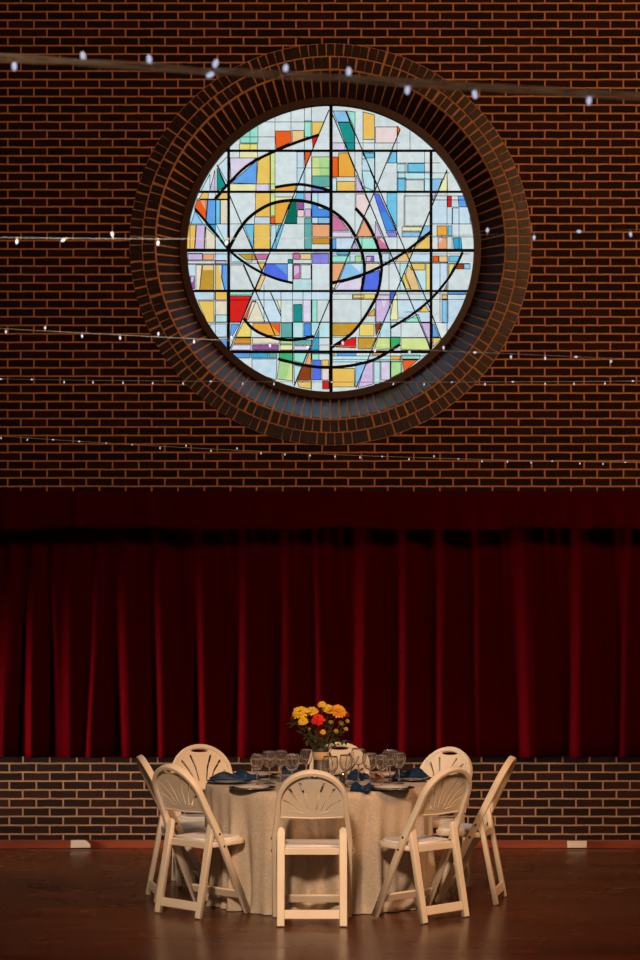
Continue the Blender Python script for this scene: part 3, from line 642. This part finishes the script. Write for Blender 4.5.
def napkin(name, lx, ly, h, seed, label):
    rnd = random.Random(seed); bm = bmesh.new(); nx, ny = 22, 12; a, b2 = rnd.uniform(0, 6), rnd.uniform(0, 6); top, bot = [], []
    for j in range(ny+1):
        v_ = j/ny*2-1; rt, rb = [], []
        for i in range(nx+1):
            u = i/nx*2-1
            hh = h*(1-abs(v_)**2.6*.85)*(.72+.28*math.sin(u*4.2+a))*(1-.45*max(0, abs(u)-.75)/.25)+.006
            hh *= 1+.22*math.sin(v_*7+u*2.4+b2)
            yy = v_*ly*.5*(.8+.2*math.sin(u*2.3+b2)+.12*u)
            rt.append(bm.verts.new((u*lx*.5, yy, hh))); rb.append(bm.verts.new((u*lx*.5, yy, 0)))
        top.append(rt); bot.append(rb)
    for j in range(ny):
        for i in range(nx):
            bm.faces.new((top[j][i], top[j][i+1], top[j+1][i+1], top[j+1][i])); bm.faces.new((bot[j][i], bot[j+1][i], bot[j+1][i+1], bot[j][i+1]))
    for j in range(ny):
        bm.faces.new((top[j][0], top[j+1][0], bot[j+1][0], bot[j][0])); bm.faces.new((top[j][nx], bot[j][nx], bot[j+1][nx], top[j+1][nx]))
    for i in range(nx):
        bm.faces.new((top[0][i], bot[0][i], bot[0][i+1], top[0][i+1])); bm.faces.new((top[ny][i], top[ny][i+1], bot[ny][i+1], bot[ny][i]))
    o = obj(name, bm, M_navy, smooth=True); tag(o, label, 'napkin', 'navy satin napkins')
    return o
PT = TH+.0012+.0166+.0045
naps = [(229, 12.64, .24, .10, .040, 8, PT, 'navy napkin folded on the plate at the far left of the table'),
 (244, 12.92, .19, .11, .045, 12, TH+.002, 'dark navy napkin between the left goblets and the left rear chair'),
 (361, 12.10, .125, .13, .042, -10, TH+.002, 'bright navy napkin bunched at the front table edge right of the nearest chair'),
 (411, 12.84, .20, .12, .050, -20, PT, 'rolled navy napkin on the plate at the far right of the table'),
 (357, 12.94, .14, .11, .050, 30, TH+.002, 'dark teal napkin standing bunched right of the flower vase'),
 (292, 13.34, .16, .08, .03, 3, TH+.002, 'dark navy napkin at the back of the table left of the vase')]
for i, (px, d, lx, ly, h, rz, z, lb) in enumerate(naps):
    o = napkin('folded_napkin', lx, ly, h, 40+i, lb); o.location = tp_(px, d, z); o.rotation_euler = (0, 0, math.radians(rz))

# goblets
def goblet(h, rb):
    root = empty('wine_goblet'); bm = bmesh.new(); zb = h*.47
    lathe(bm, [(0, 0), (rb*.80, 0), (rb*.82, .002), (rb*.4, .006), (.0052, .014), (.0045, .03), (.0045, zb-.012), (.007, zb-.004), (.0, zb-.003)], 28); obj('stem', bm, M_glass, root, smooth=True)
    bm = bmesh.new(); hb = h-zb; o_, i_ = [], []
    for k in range(13):
        u = k/12; r = rb*math.sqrt(max(0, 1-(1-min(1, u*1.55))**2)) if u < .645 else rb*(1-.16*((u-.645)/.355)**1.6)
        o_.append((max(r, 1e-7 if k == 0 else .003), zb-.004+hb*u))
    o_[0] = (0, zb-.004); inn = [(max(r-.0016, 0), z+(.003 if k == 0 else .0012)) for k, (r, z) in enumerate(o_)]; inn[0] = (0, zb-.001)
    inn[-1] = (o_[-1][0]-.0016, o_[-1][1])
    lathe(bm, o_+inn[::-1], 32); obj('bowl', bm, M_glass, root, smooth=True)
    return root
big, small = goblet(.209, .048), goblet(.203, .041)
gl_ = [(269.5, 12.62, 0, 'large goblet with wide bowl, second from left on the table'), (257, 12.44, 1, 'goblet furthest left on the table, beside a large goblet'), (281, 12.76, 1, 'tall narrow goblet third from left, set behind the others'), (292, 12.38, 0, 'low goblet just left of the nearest chair top'),
       (306.5, 12.88, 1, 'goblet directly left of the flower vase'), (330.5, 12.16, 0, 'goblet in front of the vase just above the nearest chair back'), (358.5, 12.84, 0, 'tall goblet just right of the rear chair back'), (370, 12.46, 0, 'goblet with amber ornaments at its foot, right of the vase'),
       (381.5, 12.40, 1, 'low goblet left of the rightmost pair of goblets'), (390, 12.73, 0, 'left goblet of the rightmost pair'), (399, 12.60, 1, 'rightmost goblet on the table'), (346, 12.36, 1, 'goblet rising behind the lit candle cup'),
       (262, 12.30, 1, 'small goblet left of the nearest chair, low at the table front')]
gl_.pop()
for i, (px, d, kind, lb) in enumerate(gl_):
    src = (big, small)[kind]
    o = src if (i == 0 or i == 1) else copy_tree(src)
    o.location = tp_(px, d); tag(o, 'clear glass '+lb, 'glass', 'wine goblets on the table')
# candle cups and ornaments
def votive():
    root = empty('votive_candle'); bm = bmesh.new()
    lathe(bm, [(0, 0), (.022, 0), (.026, .055), (.0245, .055), (.0205, .004), (0, .004)], 24); obj('glass_cup', bm, M_glass, root, smooth=True)
    bm = bmesh.new(); lathe(bm, [(0, .0045), (.0195, .0045), (.0215, .036), (.018, .038), (0, .036)], 24); obj('wax', bm, M_wax, root, smooth=True)
    bm = bmesh.new(); lathe(bm, [(0, .037), (.0035, .042), (.0042, .047), (.002, .056), (0, .062)], 10); obj('flame', bm, M_flame, root, smooth=True)
    return root
v0 = votive(); vs = [(343, 12.66, 'lit white votive candle in a glass cup right of the nearest chair'), (315, 12.48, 'lit votive candle behind the handle slot of the nearest chair'), (300, 12.70, 'lit votive candle left of the vase behind the nearest chair')]
for i, (px, d, lb) in enumerate(vs):
    o = v0 if i == 0 else copy_tree(v0); o.location = tp_(px, d); tag(o, lb, 'candle', 'votive candles')
for i, (px, d, r, lb) in enumerate([(372.5, 12.88, .020, 'small round amber glass ornament, leftmost of three under the goblets'), (377, 12.80, .017, 'small round amber glass ornament in the middle of three'), (382, 12.86, .019, 'small round amber glass ornament, rightmost of three')]):
    bm = bmesh.new(); bmesh.ops.create_uvsphere(bm, u_segments=20, v_segments=12, radius=r)
    o = obj('glass_ornament', bm, M_amber, smooth=True); o.location = tp_(px, d, TH+.001+r); tag(o, lb, 'ornament', 'amber ornaments')

# ------------------------------------------------------------------ flowers in a vase
VX = tp_(321, 12.76)
vz = tag(empty('flower_vase', VX), 'clear glass vase with a burlap band holding the bouquet at the table centre', 'vase')
bm = bmesh.new(); lathe(bm, [(0, 0), (.046, 0), (.048, .004), (.048, .215), (.045, .215), (.045, .010), (0, .010)], 36); obj('glass_cylinder', bm, M_glass, vz, smooth=True)
bm = bmesh.new(); lathe(bm, [(.0484, .140), (.0500, .141), (.0500, .188), (.0484, .189)], 36, closed=True); obj('burlap_band', bm, M_kraft, vz, smooth=True)['label'] = 'tan burlap band'
BD = 12.76
def flower(px, py, dd, R, m, label, layers=2, tilt=None, npet=16, seed=0, name='daisy_flower'):
    rnd = random.Random(seed); h = at(px, py, BD+dd); root = empty(name, h)
    up = Vector(((px-321)*.012, -.55+dd*1.5, .75+rnd.uniform(-.2, .2))) if tilt is None else Vector(tilt)
    up.normalize(); Q = up.to_track_quat('Z', 'Y').to_matrix().to_4x4()
    bm = bmesh.new()
    for l in range(layers):
        for k in range(npet):
            a = 2*PI*(k+l*.5)/npet+rnd.uniform(-.08, .08); Lp = R*(1-.22*l)*rnd.uniform(.9, 1.06); wd = R*.17; lift = .10+.30*l+rnd.uniform(-.12, .08)
            Rz = Q @ Matrix.Rotation(a, 4, 'Z'); prev = None
            for u, ww in ((.15, .35), (.45, .95), (.75, 1.0), (.95, .55), (1.0, .1)):
                x = Lp*u; z = .004*l+Lp*(lift*u-.22*u*u)
                cur_ = [bm.verts.new(Rz @ Vector((x, s*wd*ww, z+abs(s)*wd*.25*ww))) for s in (-1, 0, 1)]
                if prev:
                    bm.faces.new((prev[0], prev[1], cur_[1], cur_[0])); bm.faces.new((prev[1], prev[2], cur_[2], cur_[1]))
                prev = cur_
    pt = obj('petals', bm, m, root, smooth=True); s = pt.modifiers.new('thickness', 'SOLIDIFY'); s.thickness = .0008
    bm = bmesh.new(); lathe(bm, [(0, -R*.03), (R*.25, -.001), (R*.24, R*.08), (R*.14, R*.14), (0, R*.15)], 14, Q); obj('flower_disc', bm, M_disc, root, smooth=True)
    foot = VX+Vector((rnd.uniform(-.022, .022), rnd.uniform(-.022, .022), .018)); mouth = VX+Vector(((px-321)*.0006, rnd.uniform(-.02, .02), .20)); ps = []
    for k in range(9):
        u = k/8; p = (foot*(1-u)**2+mouth*2*u*(1-u)*1.0+(h-up*R*.03)*u*u) if k else foot
        ps.append(p-h)
    bm = bmesh.new(); tube(bm, ps, .0022, 6); obj('stem', bm, M_stem, root, smooth=True)
    return tag(root, label, 'flower', 'flowers of the bouquet')
fl = [(300, 712, -.02, .058, M_yel, 'wide yellow daisy at the upper left of the bouquet'), (312, 711, .03, .044, M_yel, 'yellow daisy in the upper middle left of the bouquet'), (303, 721, -.05, .036, M_yel, 'small yellow daisy below the wide one at the bouquet left'),
      (322, 704.5, .02, .030, M_yel, 'small yellow daisy topmost in the bouquet'), (329, 709, .03, .044, M_yel, 'yellow daisy just left of the large golden flower'), (338, 711, -.04, .060, M_org, 'large golden flower at the upper right of the bouquet'),
      (318, 719.5, -.075, .047, M_redp, 'bright red daisy in the middle of the bouquet'), (293.5, 717, 0, .022, M_dred, 'small dark red flower at the far left of the bouquet'), (323, 732, -.06, .020, M_org, 'small orange flower under the red daisy'), (346, 714, .03, .028, M_dred, 'small dark red flower behind the golden flower at right')]
for i, f in enumerate(fl): flower(*f, layers=3 if f[4] in (M_redp, M_org) else 2, seed=i+5)
for i, (px, py, r, lb) in enumerate([(331, 722, .018, 'small yellow-green bloom below the golden flower, left one'), (341, 723, .020, 'small yellow-green bloom under the golden flower'), (347.5, 721, .016, 'yellow-green bloom at the right fringe, upper one'), (346, 729, .017, 'yellow-green bloom at the right fringe, lower one'), (336, 731, .018, 'yellow-green bloom low at the right of the red daisy'), (309, 729, .013, 'tiny yellow-green bloom low on the left')]):
    flower(px, py, random.uniform(-.05, .05), r, M_grn, lb, layers=2, npet=9, seed=30+i, name='filler_bloom')
lf = [(300, 731, 'leafy sprig low at the left of the bouquet'), (308, 738, 'leafy sprig hanging over the vase left'), (318, 728, 'leafy sprig in the middle under the red daisy'), (329, 737, 'leafy sprig over the vase middle'), (338, 734, 'leafy sprig low at the right of the bouquet'), (345, 740, 'leafy sprig drooping at the far right'), (297, 724, 'leafy sprig at the left edge beside the yellow daisies'), (327, 719, 'leafy sprig between the red daisy and golden flower'), (312, 722, 'leafy sprig left of the red daisy')]
for i, (px, py, lb) in enumerate(lf):
    rnd = random.Random(90+i); h = at(px, py, BD+rnd.uniform(-.05, .06)); root = empty('leaf_sprig', h)
    bm = bmesh.new(); foot = VX+Vector((rnd.uniform(-.022, .022), rnd.uniform(-.022, .022), .02)); mouth = VX+Vector(((px-321)*.0007, 0, .21))
    ps = [foot*(1-u)**2+mouth*2*u*(1-u)+h*u*u-h for u in [k/8 for k in range(9)]]
    tube(bm, ps, .002, 6); obj('stem', bm, M_stem, root, smooth=True)
    bm = bmesh.new()
    for k in range(8):
        base = ps[5+k % 4]*(1 if k else 0); d = Vector((rnd.uniform(-1, 1), rnd.uniform(-1, .6), rnd.uniform(-.3, .8))).normalized(); L_ = rnd.uniform(.045, .08); sd = d.cross(Vector((rnd.uniform(-.3, .3), .4, 1))).normalized(); prev = None
        for u, ww in ((0, .1), (.3, .8), (.55, 1), (.8, .6), (1, .05)):
            c = base+d*L_*u+Vector((0, 0, -.02*u*u)); cur_ = [bm.verts.new(c+sd*s*L_*.2*ww+Vector((0, 0, abs(s)*.003))) for s in (-1, 0, 1)]
            if prev:
                bm.faces.new((prev[0], prev[1], cur_[1], cur_[0])); bm.faces.new((prev[1], prev[2], cur_[2], cur_[1]))
            prev = cur_
    o = obj('leaves', bm, M_leaf, root, smooth=True); s = o.modifiers.new('thickness', 'SOLIDIFY'); s.thickness = .0008
    tag(root, 'dark green '+lb, 'foliage', 'greenery of the bouquet')

# ------------------------------------------------------------------ string lights slung across the hall
def bulb_meshes(sz):
    bm = bmesh.new(); lathe(bm, [(0, .004*sz), (.0036*sz, .003*sz), (.0036*sz, -.009*sz), (0, -.009*sz)], 8); m1 = bpy.data.meshes.new('bulb_socket'); bm.to_mesh(m1); bm.free(); m1.materials.append(M_sock)
    bm = bmesh.new(); lathe(bm, [(0, -.009*sz), (.0042*sz, -.010*sz), (.0060*sz, -.016*sz), (.0058*sz, -.022*sz), (.003*sz, -.028*sz), (0, -.0295*sz)], 10); m2 = bpy.data.meshes.new('bulb'); bm.to_mesh(m2); bm.free(); m2.materials.append(M_led)
    for m in (m1, m2): m.polygons.foreach_set('use_smooth', [True]*len(m.polygons))
    return m1, m2
def lights(label, pts, d, bulbs, wr, strands, sz, tw=.0, wm=None):
    """pts: left, middle, right rows at x = 0, 320, 640; bulbs: (x, direction)"""
    row = lambda px: pts[0]*(px/320-1)*(px/320-2)/2-pts[1]*(px/320)*(px/320-2)+pts[2]*(px/320)*(px/320-1)/2
    lx = 320-HX*FP/d; rx = 320+HX*FP/d
    def row2(px):
        if px < 0: return row(0)+(row(20)-row(0))/20*px
        if px > 640: return row(640)+(row(640)-row(620))/20*(px-640)
        return row(px)
    o0 = at(320, row(320), d); root = empty('string_lights', o0)
    bm = bmesh.new(); rnd = random.Random(int(d*100))
    for s in range(strands):
        ps = []; N_ = 420 if strands > 1 else 80; p1, p2 = rnd.uniform(0, 6.3), rnd.uniform(.7, 1.3)
        for k in range(N_+1):
            px = lx+(rx-lx)*k/N_; p = at(px, row2(px), d)
            if strands > 1: p = p+Vector((0, math.cos(p.x*9*p2+p1), math.sin(p.x*9*p2+p1)))*tw*(s > 0)
            ps.append(p-o0)
        tube(bm, ps, wr, 5)
    obj('wire', bm, M_wire if strands > 1 else M_thin, root)
    m1, m2 = bulb_meshes(sz)
    for px, ang, lit in bulbs:
        p = at(px, row2(px), d)-o0
        for nm, m in (('bulb_socket', m1), ('bulb', m2)):
            if nm == 'bulb' and not lit: continue
            o = bpy.data.objects.new(nm, m); C.objects.link(o); o.parent = root; o.location = p; o.rotation_euler = (.25*math.sin(px), math.radians(ang), 0)
    return tag(root, label, 'string lights', 'string lights across the hall')
lights('nearest and thickest twisted bundle of string lights, crossing above the round window', (57.5, 77.5, 96.5), 5.12,
    [(14,0,1),(84,170,1),(150,175,1),(213,200,1),(217,60,1),(285,185,1),(349,178,1),(408,5,1),(473,-15,1),(590,8,1),(6,170,0),(77,150,0),(143,160,0),(277,20,0),(343,10,0),(468,175,0),(531,170,0)], .0021, 8, 1.05, tw=.0085)
lights('faint single string of lights level with the middle of the round window', (237.5, 238, 229.5), 7.23,
    [(17,0,1),(67,60,1),(113,170,1),(158,0,1),(228,20,1),(442,20,1),(487,185,1),(534,0,1),(583,90,1),(630,-10,1)], .0008, 1, .85)
lights('single string of lights sloping from left across the lower arch of the round window', (328.5, 345, 359.5), 8.77,
    [(6,0,1),(45,180,1),(82,0,1),(120,0,1),(158,185,1),(194,0,1),(232,170,1),(270,0,1),(308,10,1),(343,175,1),(375,0,1),(410,10,1),(444,170,1),(478,90,1),(511,0,1),(545,0,1),(579,90,1),(611,0,1)], .0011, 1, .74)
lights('level string of lights crossing the bottom brick reveal of the round window', (379, 382, 381), 11.08,
    [(3,90,1),(34,90,1),(64,0,1),(93,0,1),(123,0,1),(153,10,1),(183,0,1),(213,90,1),(243,10,1),(274,0,1),(303,10,1),(334,90,1),(364,0,1),(394,20,1),(424,0,1),(454,90,1),(485,0,1),(515,90,1),(545,0,1),(574,0,1),(605,0,1),(635,90,1)], .0015, 1, .68)
lights('lowest string of lights, sloping down to the right just above the curtain', (436, 454, 462.5), 12.76,
    [(1,0,1),(28,20,1),(55,90,1),(81,90,1),(108,90,1),(134,90,1),(160,0,1),(186,180,1),(211,0,1),(237,180,1),(261,0,1),(285,0,1),(310,0,1),(335,0,1),(360,0,1),(384,90,1),(409,0,1),(434,180,1),(460,90,1),(482,0,1),(508,20,1),(531,0,1),(554,90,1),(580,0,1),(603,0,1),(627,90,1)], .0017, 1, .66)

# ------------------------------------------------------------------ small boxes on the baseboard
def wallbox(px, w_, h, label, slope):
    x = (px-320)/131; bm = bmesh.new()
    v = [(-w_/2, 0), (w_/2, 0), (w_/2, h*(1-slope*.55)), (w_/2*(1-slope*.55), h), (-w_/2, h)]
    a = [bm.verts.new((p, -.045, z)) for p, z in v]; b_ = [bm.verts.new((p, -.0225, z)) for p, z in v]
    bm.faces.new(a); bm.faces.new(b_[::-1])
    for q in range(5): bm.faces.new((a[q], b_[q], b_[(q+1) % 5], a[(q+1) % 5]))
    o = obj('outlet_box', bm, M_boxw, bevel=.003); o.location = (x, 0, .006); tag(o, label, 'outlet box'); return o
wallbox(81.5, .150, .058, 'small white box on the baseboard at the left of the table', 1)
wallbox(576.5, .145, .052, 'small cream box on the baseboard at the right of the table', 0)
bm = bmesh.new(); box(bm, (537-320)/129, (622-320)/129, -.20, -.165, .0005, .004); tag(obj('floor_strip', bm, M_strip), 'thin pale strip lying on the floor under the cream box at right', 'strip')
bm = bmesh.new(); box(bm, (30-320)/129, (122-320)/129, -.17, -.14, .0005, .004); tag(obj('floor_strip', bm, M_strip), 'thin dark strip lying on the floor under the white box at left', 'strip')
